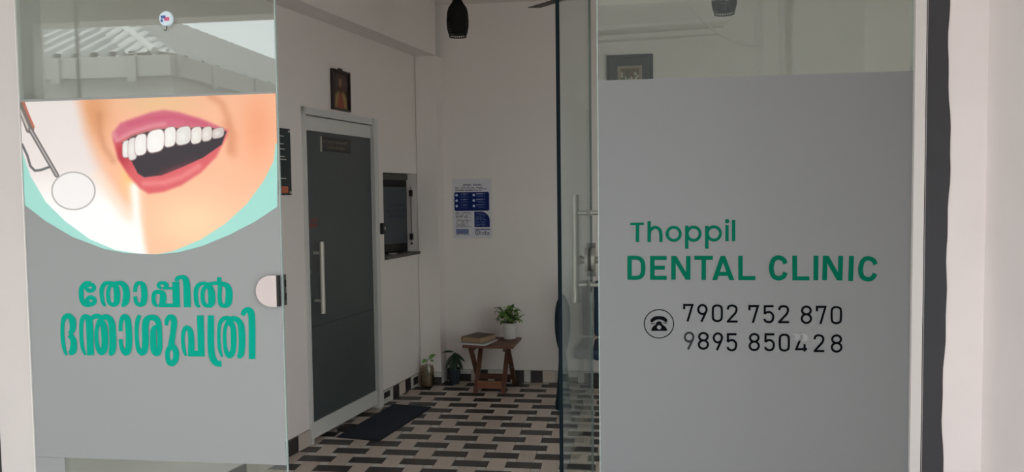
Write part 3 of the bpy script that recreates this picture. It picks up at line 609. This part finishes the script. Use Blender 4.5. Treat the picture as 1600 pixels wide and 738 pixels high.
# --- framed devotional picture above the door
t = thing('framed_portrait', 'small dark-framed picture of a robed figure hung above the frosted door', 'picture', onwall(.709, .001, 2.097), WA)
f = MB()
f.box(-.114, -.102, -.022, 0, 0, .262); f.box(.102, .114, -.022, 0, 0, .262); f.box(-.102, .102, -.022, 0, 0, .012); f.box(-.102, .102, -.022, 0, .250, .262)
f.build('frame', M['framebrown'], t)
MB().box(-.02, .02, -.015, -.003, .263, .275).build('hanger', M['framebrown'], t)
MB().box(-.102, .102, -.008, -.001, .012, .25).build('backing', M['framebrown'], t)
def portrait(X, Y):
    c = np.empty(X.shape+(3,)); c[:] = (50, 40, 40)
    c = mixc(c, (92, 76, 74), np.exp(-((X-.62)/.40)**2-((Y-.30)/.28)**2))
    c = mixc(c, (168, 140, 84), .9*sstep(.09, -.09, poly_sd(X, Y, [(.12, 1), (.15, .66), (.34, .52), (.68, .52), (.88, .64), (.92, 1)])))
    c = mixc(c, (140, 62, 54), .9*sstep(.08, -.08, poly_sd(X, Y, [(.26, 1.), (.36, .66), (.46, .55), (.56, .55), (.66, .70), (.74, 1.)])))
    c = mixc(c, (78, 52, 44), .9*sstep(1.3, .7, np.hypot((X-.5)/.20, (Y-.34)/.24)))
    c = mixc(c, (150, 112, 92), .8*sstep(1.3, .6, np.hypot((X-.49)/.11, (Y-.28)/.13)))
    return c
grid_print('picture', np.linspace(0, 1, 36), lambda x: 0, lambda x: 1, 60, lambda X, Y: (-.101+.202*X, np.full(X.shape, -.0085), .249-.236*Y), portrait, M['ink'], t)
# --- notice board by the pane
t = thing('notice_board', 'dark green notice board on side wall with orange square at its foot', 'notice board', onwall(-.15, .001, 1.545), WA)
MB().box(-.25, .252, -.012, 0, 0, .388).build('panel', M['board'], t)
for i, (z, w) in enumerate(((.295, .05), (.265, .09), (.222, .07), (.205, .14), (.095, .11), (.34, .06))):
    MB().box(.17-w*.7, .17+w*.25, -.0128, -.0122, z, z+.005).build('lettering', M['paper'], t)
MB().box(.150, .215, -.0130, -.0122, .012, .052).build('orange_square', mat('orange_print', (.55, .14, .07), .6), t)
for x in (-.235, .235):
    for z in (.015, .373): MB().tube([(x, -.0122, z), (x, -.018, z)], .008, 10).build('screw_cap', M['steel'], t)
# --- door bell box beside the hatch
t = thing('door_bell', 'small black bell box beside the reception hatch', 'bell', onwall(1.268, .001, 1.252), WA)
MB().bevbox(-.024, .024, -.026, 0, 0, .082, .006).build('case', M['black'], t)
MB().bevbox(-.002, .012, -.030, -.0265, .032, .056, .0015).build('button', M['satin'], t)
# --- white dish on hatch sill
t = MB(); t.lathe([(.018, 0), (.034, .006), (.036, .010), (.030, .008), (.0, .007)], 0, 0, 20, .7, True, False)
p = onwall(1.475, -.012, HZ0+.0284)
t.build('small_dish', M['ceramic'], None, True, label='tiny white dish on the dark hatch sill', category='dish').location = p
# --- blue and white notice on the back wall
t = thing('wall_notice', 'blue and white printed notice taped to the back wall', 'notice', (-1.196, 3.8185, 1.175))
MB().box(-.16, .16, -.0012, 0, 0, .486).build('sheet', M['paper'], t)
rs = np.random.RandomState(3)
def notice(X, Y):
    c = np.empty(X.shape+(3,)); c[:] = (214, 210, 216)
    nav = (22, 38, 98); rnd = rs.rand(900)
    def lines(x0, x1, y0, y1, step, col, k=.75):
        nonlocal c
        ph = ((Y-y0)/step) % 1; row = ((Y-y0)/step).astype(int); col_i = (X/1.6).astype(int)
        m = (X > x0) & (X < x1-(rnd[(row*7) % 900])*(x1-x0)*.35) & (Y > y0) & (Y < y1) & (ph < .5) & (rnd[(row*37+col_i*11) % 900] > .22)
        c = mixc(c, col, k*m)
    def rect(x0, y0, x1, y1, col=nav, r=0):
        nonlocal c
        d = np.hypot(np.maximum(np.abs(X-(x0+x1)/2)-(x1-x0)/2+r, 0), np.maximum(np.abs(Y-(y0+y1)/2)-(y1-y0)/2+r, 0))-r
        c = mixc(c, col, sstep(.5, -.5, d-.01))
    lines(4, 57, 13, 19.5, 2.1, (60, 60, 70)); rect(2.5, 20.5, 57, 49.5, nav, 2.5)
    for yy in (25, 33.5, 42):
        for xx in (6, 33):
            c = mixc(c, (200, 210, 235), sstep(2.3, 1.6, np.hypot(X-xx, Y-yy))); lines(xx+3.5, xx+21, yy-2.2, yy-.4, 1.8, (200, 208, 230), .8); lines(xx+3.5, xx+20, yy+.8, yy+4, 1.7, (110, 122, 170), .7)
    lines(4, 31, 52, 76, 2.0, (70, 70, 80), .65)
    q = (X > 33.5) & (X < 57.5) & (Y > 51) & (Y < 75) & ~((X > 44) & (Y < 64.5) & (np.hypot((X-44)/13.5, (Y-64.5)/13.5) > 1)); c = mixc(c, nav, q*1.0)
    lines(35.5, 54, 53, 73, 2.4, (140, 150, 190), .6)
    rect(4.5, 78, 24, 85.5); lines(6, 22, 79, 85, 2.2, (120, 130, 180), .6); lines(5, 30, 86.5, 88.2, 1.7, (80, 80, 90))
    rect(34, 78, 58, 79.3); c = mixc(c, (70, 74, 100), .8*sstep(.9, .4, np.abs(np.hypot(X-38, (Y-83.5))-3.2))); rect(36.9, 82.4, 39.1, 84.6, (80, 84, 110))
    return c
ns = grid_print('print', np.linspace(0, 60.5, 190), lambda x: 0, lambda x: 92.5, 280, lambda X, Y: (-.159+.318*X/60.5, np.full(X.shape, -.0018), .485-.484*Y/92.5), notice, M['inkm'], t)
# title and initials in raised ink
b = MB(); x = -.072
for i in range(11):
    w = .009+.004*((i*5) % 3)/2
    if i != 5:
        z0 = .428
        b.box(x, x+.0035, -.0024, -.0019, z0, z0+.014); b.box(x+.0035, x+w, -.0024, -.0019, z0+(.0105 if i % 2 else 0), z0+(.014 if i % 2 else .0035)); b.box(x+w-.003, x+w, -.0024, -.0019, z0, z0+(.014 if i % 3 else .019))
    x += w+.003
b.build('title', mat('blue_title_ink', (.010, .018, .10), .6), t)
text_mesh('initials', 'ida', M['navyink'], t, .048, (.062, -.0024, .030), R90, sx=1.45)
MB().tube([(.105, -.0013, .462), (.105, -.005, .462)], .006, 10).build('pin', M['paper'], t)
# --- large framed picture seen through the clear glass
t = thing('framed_picture', 'charcoal framed picture with beige centre on back wall', 'picture', (.0755, 3.8185, 2.15))
f = MB(); f.box(-.18, -.155, -.025, 0, 0, .46); f.box(.155, .18, -.025, 0, 0, .46); f.box(-.155, .155, -.025, 0, 0, .025); f.box(-.155, .155, -.025, 0, .435, .46)
f.build('frame', M['framegrey'], t)
MB().box(-.155, .155, -.010, -.001, .025, .435).build('mount', M['matgrey'], t)
def still(X, Y):
    c = np.empty(X.shape+(3,)); c[:] = (150, 128, 108)
    n_ = np.random.RandomState(5)
    c = mixc(c, (110, 86, 62), ((X > .12) & (X < .88) & (Y > .08) & (Y < .92))*1.0)
    for i in range(40):
        cx, cy = n_.rand(2)*.7+.15; c = mixc(c, (185, 178, 160) if i % 3 else (70, 80, 50), sstep(.06, .03, np.hypot(X-cx, (Y-cy))))
    return c
grid_print('picture', np.linspace(0, 1, 40), lambda x: 0, lambda x: 1, 50, lambda X, Y: (-.095+.19*X, np.full(X.shape, -.0108), .375-.29*Y), still, M['ink'], t)
# --- door mat
t = thing('door_mat', 'navy blue door mat on the tiles before the frosted door', 'mat', onwall(.83, .235, .0), WA)
MB().bevbox(-.405, .405, -.148, .148, .0005, .010, .003).build('pile', M['mat_navy'], t)
MB().box(-.41, .41, -.153, .153, .0003, .004).build('rubber_edge', M['rubber'], t)
# --- door wedge
t = MB(); t.prism([(-.085, 0), (.085, 0), (.085, .006), (.02, .022), (-.05, .026), (-.085, .016)], 'y', -.028, .028)
o = t.build('door_stop', M['rubber'], None, label='dark worn rubber wedge on the floor under the frosted door', category='door stop')
o.location = onwall(.62, .052, .0005); o.rotation_euler = (0, 0, WA)
# --- folding table
tx, ty = -1.0, 3.545
t = thing('folding_table', 'small slatted brown wooden folding table with crossed legs', 'table', (tx, ty, 0), math.radians(-2.0))
for i in range(6):
    y0 = -.20+.0672*i
    MB().bevbox(-.198, .198, y0, y0+.062, .365, .385, .003).build('slat', M['wood'], t)
for sx in (-1, 1):
    MB().box(sx*.125-.012, sx*.125+.012, -.175, .175, .338, .3645).build('batten', M['wood'], t)
    MB().bar((sx*.108-.006, -.135, .0), (sx*.108-.006, .13, .352), .020, .034, up=(1, 0, 0)).build('leg', M['wood'], t)
    MB().bar((sx*.146, .175, .0), (sx*.146, -.13, .352), .020, .034, up=(1, 0, 0)).build('leg', M['wood'], t)
    MB().tube([(sx*.09, -.003, .18), (sx*.158, -.003, .18)], .006, 8).build('pivot_bolt', M['darksteel'], t)
MB().box(-.101, .089, -.128, -.110, .040, .098).build('stretcher', M['wood2'], t)
MB().box(-.134, .134, .122, .140, .055, .095).build('stretcher', M['wood'], t)
# --- magazines and book
t = thing('magazine', 'white magazine lying under the thick brown book', 'magazine', (-1.095, 3.475, .3855), math.radians(-16))
MB().box(-.105, .105, -.118, .118, .0005, .012).build('pages', M['paper'], t)
MB().box(-.1055, .1055, -.1185, .1185, .0122, .0135).build('cover', mat('grey_magazine_cover', (.32, .30, .30), .4, .2, 12), t)
t = thing('book', 'thick brown book with dark cover on top of the magazine', 'book', (-1.098, 3.495, .3995), math.radians(-24))
MB().box(-.083, .083, -.106, .106, .004, .036).build('pages', M['pages'], t)
MB().box(-.088, .086, -.110, .110, 0, .0036).build('cover', M['bookbrown'], t)
cv = MB().box(-.088, .086, -.110, .110, .0364, .040).build('cover', M['bookbrown'], t)
MB().box(-.07, .068, -.085, .085, .0402, .0407).build('cover_print', M['bookdark'], cv)
MB().box(-.0905, -.0882, -.110, .110, 0, .040).build('spine', M['bookbrown'], t)
# --- leaves
def leaf_mesh(L, w, bend, fold=.25, n=6):
    vs = []; fs = []
    for i in range(n+1):
        u = i/n; ww = w*math.sin(math.pi*min(1, u*.97+.03))**.75*(1-.35*u); x = L*u*math.cos(bend*u*.5); z = -L*u*math.sin(bend*u*.5)*u
        vs += [(x, -ww/2, z+ww*fold), (x, 0, z), (x, ww/2, z+ww*fold)]
    for i in range(n):
        for k in (0, 1): a = i*3+k; fs.append((a, a+1, a+4, a+3))
    return vs, fs
def put_leaf(mb, L, w, bend, base, az, pitch, roll=0):
    vs, fs = leaf_mesh(L, w, bend); m = Matrix.Translation(base) @ Matrix.Rotation(az, 4, 'Z') @ Matrix.Rotation(-pitch, 4, 'Y') @ Matrix.Rotation(roll, 4, 'X')
    mb.add([tuple(m @ Vector(v)) for v in vs], fs)
# --- white ribbed pot with bushy plant
t = thing('potted_plant', 'bushy green plant in ribbed white pot on the wooden table', 'plant', (-.876, 3.64, .3855))
pr = [(.042, .0005), (.046, .004)]
for i in range(8): pr += [(.048+.0011*i, .008+.0145*i), (.0515+.0011*i, .012+.0145*i), (.0515+.0011*i, .0185+.0145*i)]
pr += [(.058, .128), (.0585, .132), (.054, .132), (.053, .112), (.0, .112)]
MB().lathe(pr, 0, 0, 32, 1, True, False).build('pot', M['ceramic'], t, True)
MB().lathe([(.0525, .1125), (.0, .114)], 0, 0, 20, 1, False, False).build('soil', M['soil'], t)
rr = random.Random(11); mb = {'leaf': MB(), 'leafl': MB()}; st = MB()
for i in range(76):
    az = rr.uniform(0, 2*math.pi); h = rr.uniform(.02, .115); rad = rr.uniform(.005, .075)*(1-.3*h/.12)
    bx_, by_ = rad*math.cos(az)+ (.012 if i % 3 else -.02), rad*math.sin(az)*.8
    put_leaf(mb['leaf' if rr.random() < .62 else 'leafl'], rr.uniform(.046, .070), rr.uniform(.026, .038), rr.uniform(.4, 1.5), (bx_, by_, .122+h), az+rr.uniform(-.6, .6), rr.uniform(-.2, 1.1), rr.uniform(-.5, .5))
    st.tube([(bx_*.25, by_*.25, .113), (bx_*.7, by_*.7, .115+h*.6), (bx_, by_, .122+h)], .0014, 5)
# one strand trailing out to the left
for k, (x, z, az, pi_) in enumerate(((-.10, .232, 3.3, -.9), (-.082, .247, 2.9, .2), (-.06, .20, 3.4, -.6), (-.075, .175, 3.0, -.7))):
    put_leaf(mb['leaf'], .05, .026, .9, (x, -.02, z), az, pi_)
st.tube([(-.01, 0, .115), (-.045, -.012, .21), (-.085, -.02, .248), (-.11, -.02, .235)], .0014, 5)
mb['leaf'].build('foliage', M['leaf'], t, True); mb['leafl'].build('foliage', M['leafl'], t, True, label='lighter green leaves'); st.build('stems', M['stem'], t)
# --- glass jar with a cutting
t = thing('jar_cutting', 'two-leaved cutting in a glass jar beside the corner column', 'plant', (-1.545, 3.615, 0))
MB().lathe([(.050, .0005), (.054, .006), (.055, .14), (.050, .155), (.047, .168), (.0455, .168), (.0465, .155), (.0525, .139), (.0515, .01), (.0, .008)], 0, 0, 28, 1, True, False).build('jar', M['jar'], t, True)
MB().lathe([(.047, .012), (.050, .10), (.0, .101)], 0, 0, 24, 1, True, False).build('water', M['jarwater'], t, True)
MB().tube([(0, 0, .10), (-.006, .0, .18), (.004, 0, .215), (.028, -.004, .225)], .0028, 6).build('stem', M['stem'], t)
for args in ((.045, .036, .6, (-.004, 0, .215), 3.6, -.45, -1.0), (.066, .042, .4, (.020, -.004, .224), -.2, .7, 1.1), (.035, .022, .6, (.026, -.004, .212), -.3, -.1, .9)):
    l_ = MB(); put_leaf(l_, *args); l_.build('leaf', M['leaf'], t, True)
# --- dark pot with drooping leaves
t = thing('drooping_plant', 'dark drooping long-leaved plant in a dark blue pot by the column', 'plant', (-1.345, 3.715, 0))
MB().lathe([(.036, .0005), (.040, .004), (.052, .115), (.055, .118), (.055, .128), (.050, .128), (.048, .11), (.0, .108)], 0, 0, 24, 1, True, False).build('pot', M['bluepot'], t, True)
for L, w, bend, z, az, pi_, ro in ((.15, .040, .5, .245, 3.5, -.95, -.7), (.16, .042, .5, .250, 4.2, -1.15, -.3), (.15, .042, .5, .245, -1.5, -1.2, 0), (.15, .042, .5, .250, -1.0, -1.1, .3), (.15, .040, .5, .245, -.45, -.85, .7),
                                  (.12, .032, .5, .255, -.15, -.55, .9), (.11, .024, .9, .262, 3.25, .12, -.9), (.12, .036, .5, .235, 3.9, -.8, -.5), (.13, .036, .5, .235, -.8, -1.3, .4)):
    l_ = MB(); put_leaf(l_, L, w, bend, (0, -.012, z), az, pi_, ro); l_.build('leaf', M['leafd'], t, True)
MB().tube([(0, 0, .108), (.002, -.005, .18), (0, -.01, .25)], [.006, .005, .003], 8).build('stem', M['stem'], t)
# --- tall teal stand
pr = [(.058, .0005), (.060, .01), (.052, .06), (.044, .15), (.036, .26), (.029, .36), (.025, .41), (.027, .425), (.037, .45), (.046, .49), (.053, .54), (.0567, .60), (.0560, .66), (.050, .72), (.040, .765), (.026, .80), (.010, .82), (.0, .823)]
t = thing('oval_stand', 'slim dark teal floor stand with oval top, behind the open glass door', 'stand', (-.413, 3.03, 0))
MB().lathe(pr[:8], 0, 0, 28, 1.0, True, False).build('skirt', M['teal'], t, True)
MB().lathe(pr[7:], 0, 0, 28, 1.0, False, False).build('oval_top', M['teal'], t, True)
# --- navy waiting chair, mostly hidden by the frosted pane
t = thing('waiting_chair', 'navy upholstered waiting chair behind the frosted pane', 'chair', (.055, 3.14, 0))
MB().bevbox(-.255, .255, -.24, .22, .375, .455, .025).build('seat', M['navy'], t, True)
bk = MB().bevbox(-.255, .255, .16, .235, .47, .885, .025).build('backrest', M['navy'], t, True)
for sx in (-1, 1):
    for y in (-.19, .19): MB().tube([(sx*.20, y, 0), (sx*.195, y*.95, .376)], .014, 10).build('leg', M['darksteel'], t)
# --- pendant lamps with pierced shades
def pendant(x, y, zb, label):
    t = thing('pendant_lamp', label, 'lamp', (x, y, zb), 0, 'pierced black pendant lamps')
    R = lambda u: float(np.interp(u, [0, .12, .3, .55, .8, 1.0], [.054, .061, .068, .070, .067, .058]))
    b = MB(); nr, nc = 11, 26; H = .178
    for i in range(nr):
        for k in range(nc):
            u0, u1 = i/nr, (i+1)/nr; sk = .5*i
            def P(uu, vv, tw):
                a = 2*math.pi*(k+vv+tw*.5)/nc; r = R(uu); return (r*math.cos(a), r*math.sin(a), uu*H)
            hole = .30 if i == 0 else .11
            o_ = [P(u0, 0, i), P(u0, 1, i), P(u1, 1, i), P(u1, 0, i)]
            um, dv = (u0+u1)/2, (u1-u0)*(.36 if i == 0 else .15)
            i_ = [P(um-dv, .5-hole, i), P(um-dv, .5+hole, i), P(um+dv, .5+hole, i+(.5 if i == 0 else 0)), P(um+dv, .5-hole, i+(.5 if i == 0 else 0))]
            b.add(o_+i_, [(0, 1, 5, 4), (1, 2, 6, 5), (2, 3, 7, 6), (3, 0, 4, 7)])
    b.build('shade', M['lampblack'], t)
    MB().lathe([(.0535, 0), (.0555, -.004), (.056, .003), (.052, .003)], 0, 0, 26, 1, False, False).build('rim', M['lampblack'], t)
    MB().lathe([(.058, .177), (.048, .192), (.034, .212), (.024, .235), (.019, .26), (.017, .30), (.004, .305)], 0, 0, 24, 1, False, True).build('neck', M['lampblack'], t, True)
    MB().lathe([(.0, .07), (.02, .08), (.028, .105), (.022, .13), (.013, .15), (.013, .19)], 0, 0, 16, 1, False, True).build('bulb', M['matgrey'], t, True)
    MB().tube([(0, 0, .30), (0, 0, CEIL-zb-.02)], .003, 6).build('cord', M['lampblack'], t)
    MB().lathe([(.045, CEIL-zb-.025), (.045, CEIL-zb-.0005)], 0, 0, 20).build('ceiling_rose', M['lampblack'], t)
pendant(-1.012, 2.42, 2.532, 'black pierced pendant lamp hanging in front of the notice wall')
pendant(.572, 1.99, 2.514, 'black pierced pendant lamp hanging behind the clinic name pane')
# --- ceiling fan, one blade tip in view
t = thing('ceiling_fan', 'dark brown ceiling fan hung over the waiting room', 'fan', (-.15, 2.47, 2.78))
MB().lathe([(.0, -.03), (.06, -.025), (.085, 0), (.085, .05), (.06, .08), (.02, .09)], 0, 0, 28, 1, False, True).build('motor', M['fan'], t, True)
MB().tube([(0, 0, .09), (0, 0, CEIL-2.78-.03)], .012, 10).build('rod', M['fan'], t)
MB().lathe([(.03, CEIL-2.78-.07), (.055, CEIL-2.78-.0005)], 0, 0, 20).build('canopy', M['fan'], t)
for a in (135, 255, 15):
    b_ = MB(); b_.add([(.10, -.045, .02), (.10, .045, .014), (.60, .055, .010), (.60, -.055, .024), (.10, -.045, .023), (.10, .045, .017), (.60, .055, .013), (.60, -.055, .027)],
                      [(0, 3, 2, 1), (4, 5, 6, 7), (0, 1, 5, 4), (1, 2, 6, 5), (2, 3, 7, 6), (3, 0, 4, 7)])
    o = b_.build('blade', M['fan'], t); o.rotation_euler = (0, 0, math.radians(a))
# --- suction hook on the glass
t = thing('suction_hook', 'round pale blue suction hook stuck on clear glass above the smile', 'hook', (-1.5465, -.0062, 2.133))
MB().tube([(0, -.0003, .022), (0, -.006, .022)], [.0265, .0235], 26).build('disc', M['hook'], t)
MB().box(-.017, .0, -.0068, -.0061, .022, .032).build('print', M['blueprint'], t); MB().box(-.004, .014, -.0068, -.0061, .014, .026).build('print', M['pink'], t); MB().box(-.018, -.010, -.0068, -.0061, .010, .020).build('print', M['blueprint'], t)
MB().tube([(.002, -.004, -.003), (.003, -.006, -.014), (.002, -.011, -.021), (-.003, -.013, -.017)], .0022, 8).build('hook', M['darksteel'], t)

# ================================================================== OUTSIDE, BEHIND THE CAMERA (seen in the glass)
struct('ground', 'concrete yard in front of the clinic', data=MB().box(-30, 30, -40, -.02, -.12, -.02).mesh('ground', M['ground']))
struct('porch_ceiling', 'plastered porch ceiling', data=MB().box(-4.8, 1.26, -3.2, -.08, CEIL, CEIL+.14).mesh('porch_ceiling', M['porch']))
struct('porch_beam', 'plastered porch front beam', data=MB().box(-4.8, 1.26, -3.2, -3.0, 2.862, CEIL).mesh('porch_beam', M['porch']))
struct('wall_porch_added', 'plastered end wall added to keep side light out of the porch', data=MB().box(-5.0, -4.8, -3.2, .14, -.02, CEIL).mesh('wall_porch_added', M['porch']))  # added to block sky light coming in from the left
struct('porch_post', 'plastered porch post', data=MB().box(-4.60, -4.40, -3.12, -3.0, -.02, 2.862).mesh('porch_post', M['porch']))
struct('porch_pipe_post', 'slim grey steel porch post', data=MB().tube([(1.14, -3.1, -.02), (1.14, -3.1, 2.862)], .03, 12).mesh('porch_pipe_post', M['pipe']))
o = MB().tube([(-4.014, -2.97, -.02), (-4.014, -2.97, CEIL)], .012, 10).build('drain_pipe', M['pipe'], None, label='thin dark pipe standing by the porch beam', category='pipe')
# opposite house with hipped sheet roof
HX, HY, HE, HT, HW = -5.6, -7.0, 3.30, .5, 4.0      # corner, eave height, roof slope, half width
t = thing('opposite_house', 'single-storey house with grey ribbed sheet roof opposite the clinic', 'building', (HX, HY, 0))
MB().box(-2*HW, 0, -22, 0, -.02, 3.0695).build('wall', M['cement'], t)
pp = MB(); pp.box(-2*HW, .02, -.02, .10, 3.07, HE+.03); pp.box(-.08, .10, -22, -.021, 3.07, HE+.03); pp.build('parapet', M['cement'], t)
for x in (-1.6, -.55): MB().box(x, x+.12, .101, .13, 3.0, 3.33).build('buttress', M['cement'], t)
for y in (-.9, -2.2, -4): MB().box(.101, .13, y, y+.12, 3.0, 3.33).build('buttress', M['cement'], t)
# front hip face: ribs run up the slope
b = MB(); pitch_ = .26; prof = [(0, 0), (.09, 0), (.12, .11), (.21, .11), (.26, 0)]
x = -2*HW
def roof_front(xa, up): # run until hip line
    run = max(0, min(-xa, xa+2*HW)); return [(xa, -.0, HE+up), (xa, -run, HE+up+run*HT)]
while x < -.2:
    for (a, za), (c_, zc) in zip(prof[:-1], prof[1:]):
        if x+c_ > 0: break
        p, q = roof_front(x+a, za), roof_front(x+c_, zc); b.add([p[0], q[0], q[1], p[1]], [(0, 1, 2, 3)])
    x += pitch_
b.build('roof_sheet', M['roofsheet'], t)
# side face: fine corrugation
b = MB(); y = 0.0; st_ = .16
pts = []
while y > -22:
    pts += [(y, 0), (y-.26, 0), (y-.29, .09), (y-.36, .09), (y-.40, 0)]; y -= .42
for (ya, za), (yb, zb) in zip(pts[:-1], pts[1:]):
    def rp_(yy, up): r_ = min(HW, -yy); return [(0, yy, HE+up), (-r_, yy, HE+up+r_*HT)]
    p, q = rp_(ya, za), rp_(yb, zb); b.add([p[0], q[0], q[1], p[1]], [(0, 1, 2, 3)])
b.build('roof_sheet', M['roofdull'], t)
b = MB(); dx, dy = -HW, -HW
def hip(u, off, up): return (-u*HW+off, -u*HW+off*0, HE+u*HW*HT+up)
b.add([hip(0, -.62, .07), hip(0, -.24, .10), hip(1, -.24, .10), hip(1, -.62, .07), hip(0, .05, .06), hip(1, .05, .06)], [(0, 1, 2, 3), (1, 4, 5, 2)])
b.build('hip_flashing', M['flash'], t)
MB().tube([hip(0, -.24, .10), hip(1, -.24, .10)], .05, 10).build('hip_roll', M['flash'], t)
# grey neighbouring wall, pipes and wires
t = struct('wall_opposite', 'grey wall across the yard', data=MB().box(-2.9, 4.5, -8.3, -8.0, -.02, 4.2).mesh('wall_opposite', M['dull']))
for z, r_, x1 in ((3.145, .045, 1.0), (3.05, .022, .94)):
    MB().tube([(-1.6, -5.5, z-.05), (x1, -5.5, z+.02)], r_, 10).build('overhead_pipe', M['pipe'], None, label='%s horizontal overhead pipe across the yard' % ('thick' if r_ > .03 else 'thin'), category='pipe')
for i, (x, r_) in enumerate(((1.335, .04), (1.54, .026))):
    MB().tube([(x, -5.5, -.02), (x, -5.5, 4.2)], r_, 10).build('standing_pipe', M['pipe'], None, label=('thick', 'slim', 'medium')[i]+' upright pipe standing in the yard', category='pipe')
for i, (p0, p1, sag) in enumerate((((.30, -5.4, 3.9), (1.33, -5.45, 2.92), .25), ((1.02, -5.2, 3.75), (1.30, -5.2, 2.85), .1), ((.95, -5.4, 3.15), (1.33, -5.4, 3.7), .15))):
    pts = [tuple(np.array(p0)*(1-u)+np.array(p1)*u-np.array([0, 0, sag*4*u*(1-u)])) for u in np.linspace(0, 1, 14)]
    MB().tube(pts, .010, 6).build('cable', M['pipe'], None, label=('long sagging', 'short sagging', 'upward curving')[i]+' black cable tied to the upright pipe', category='cable')
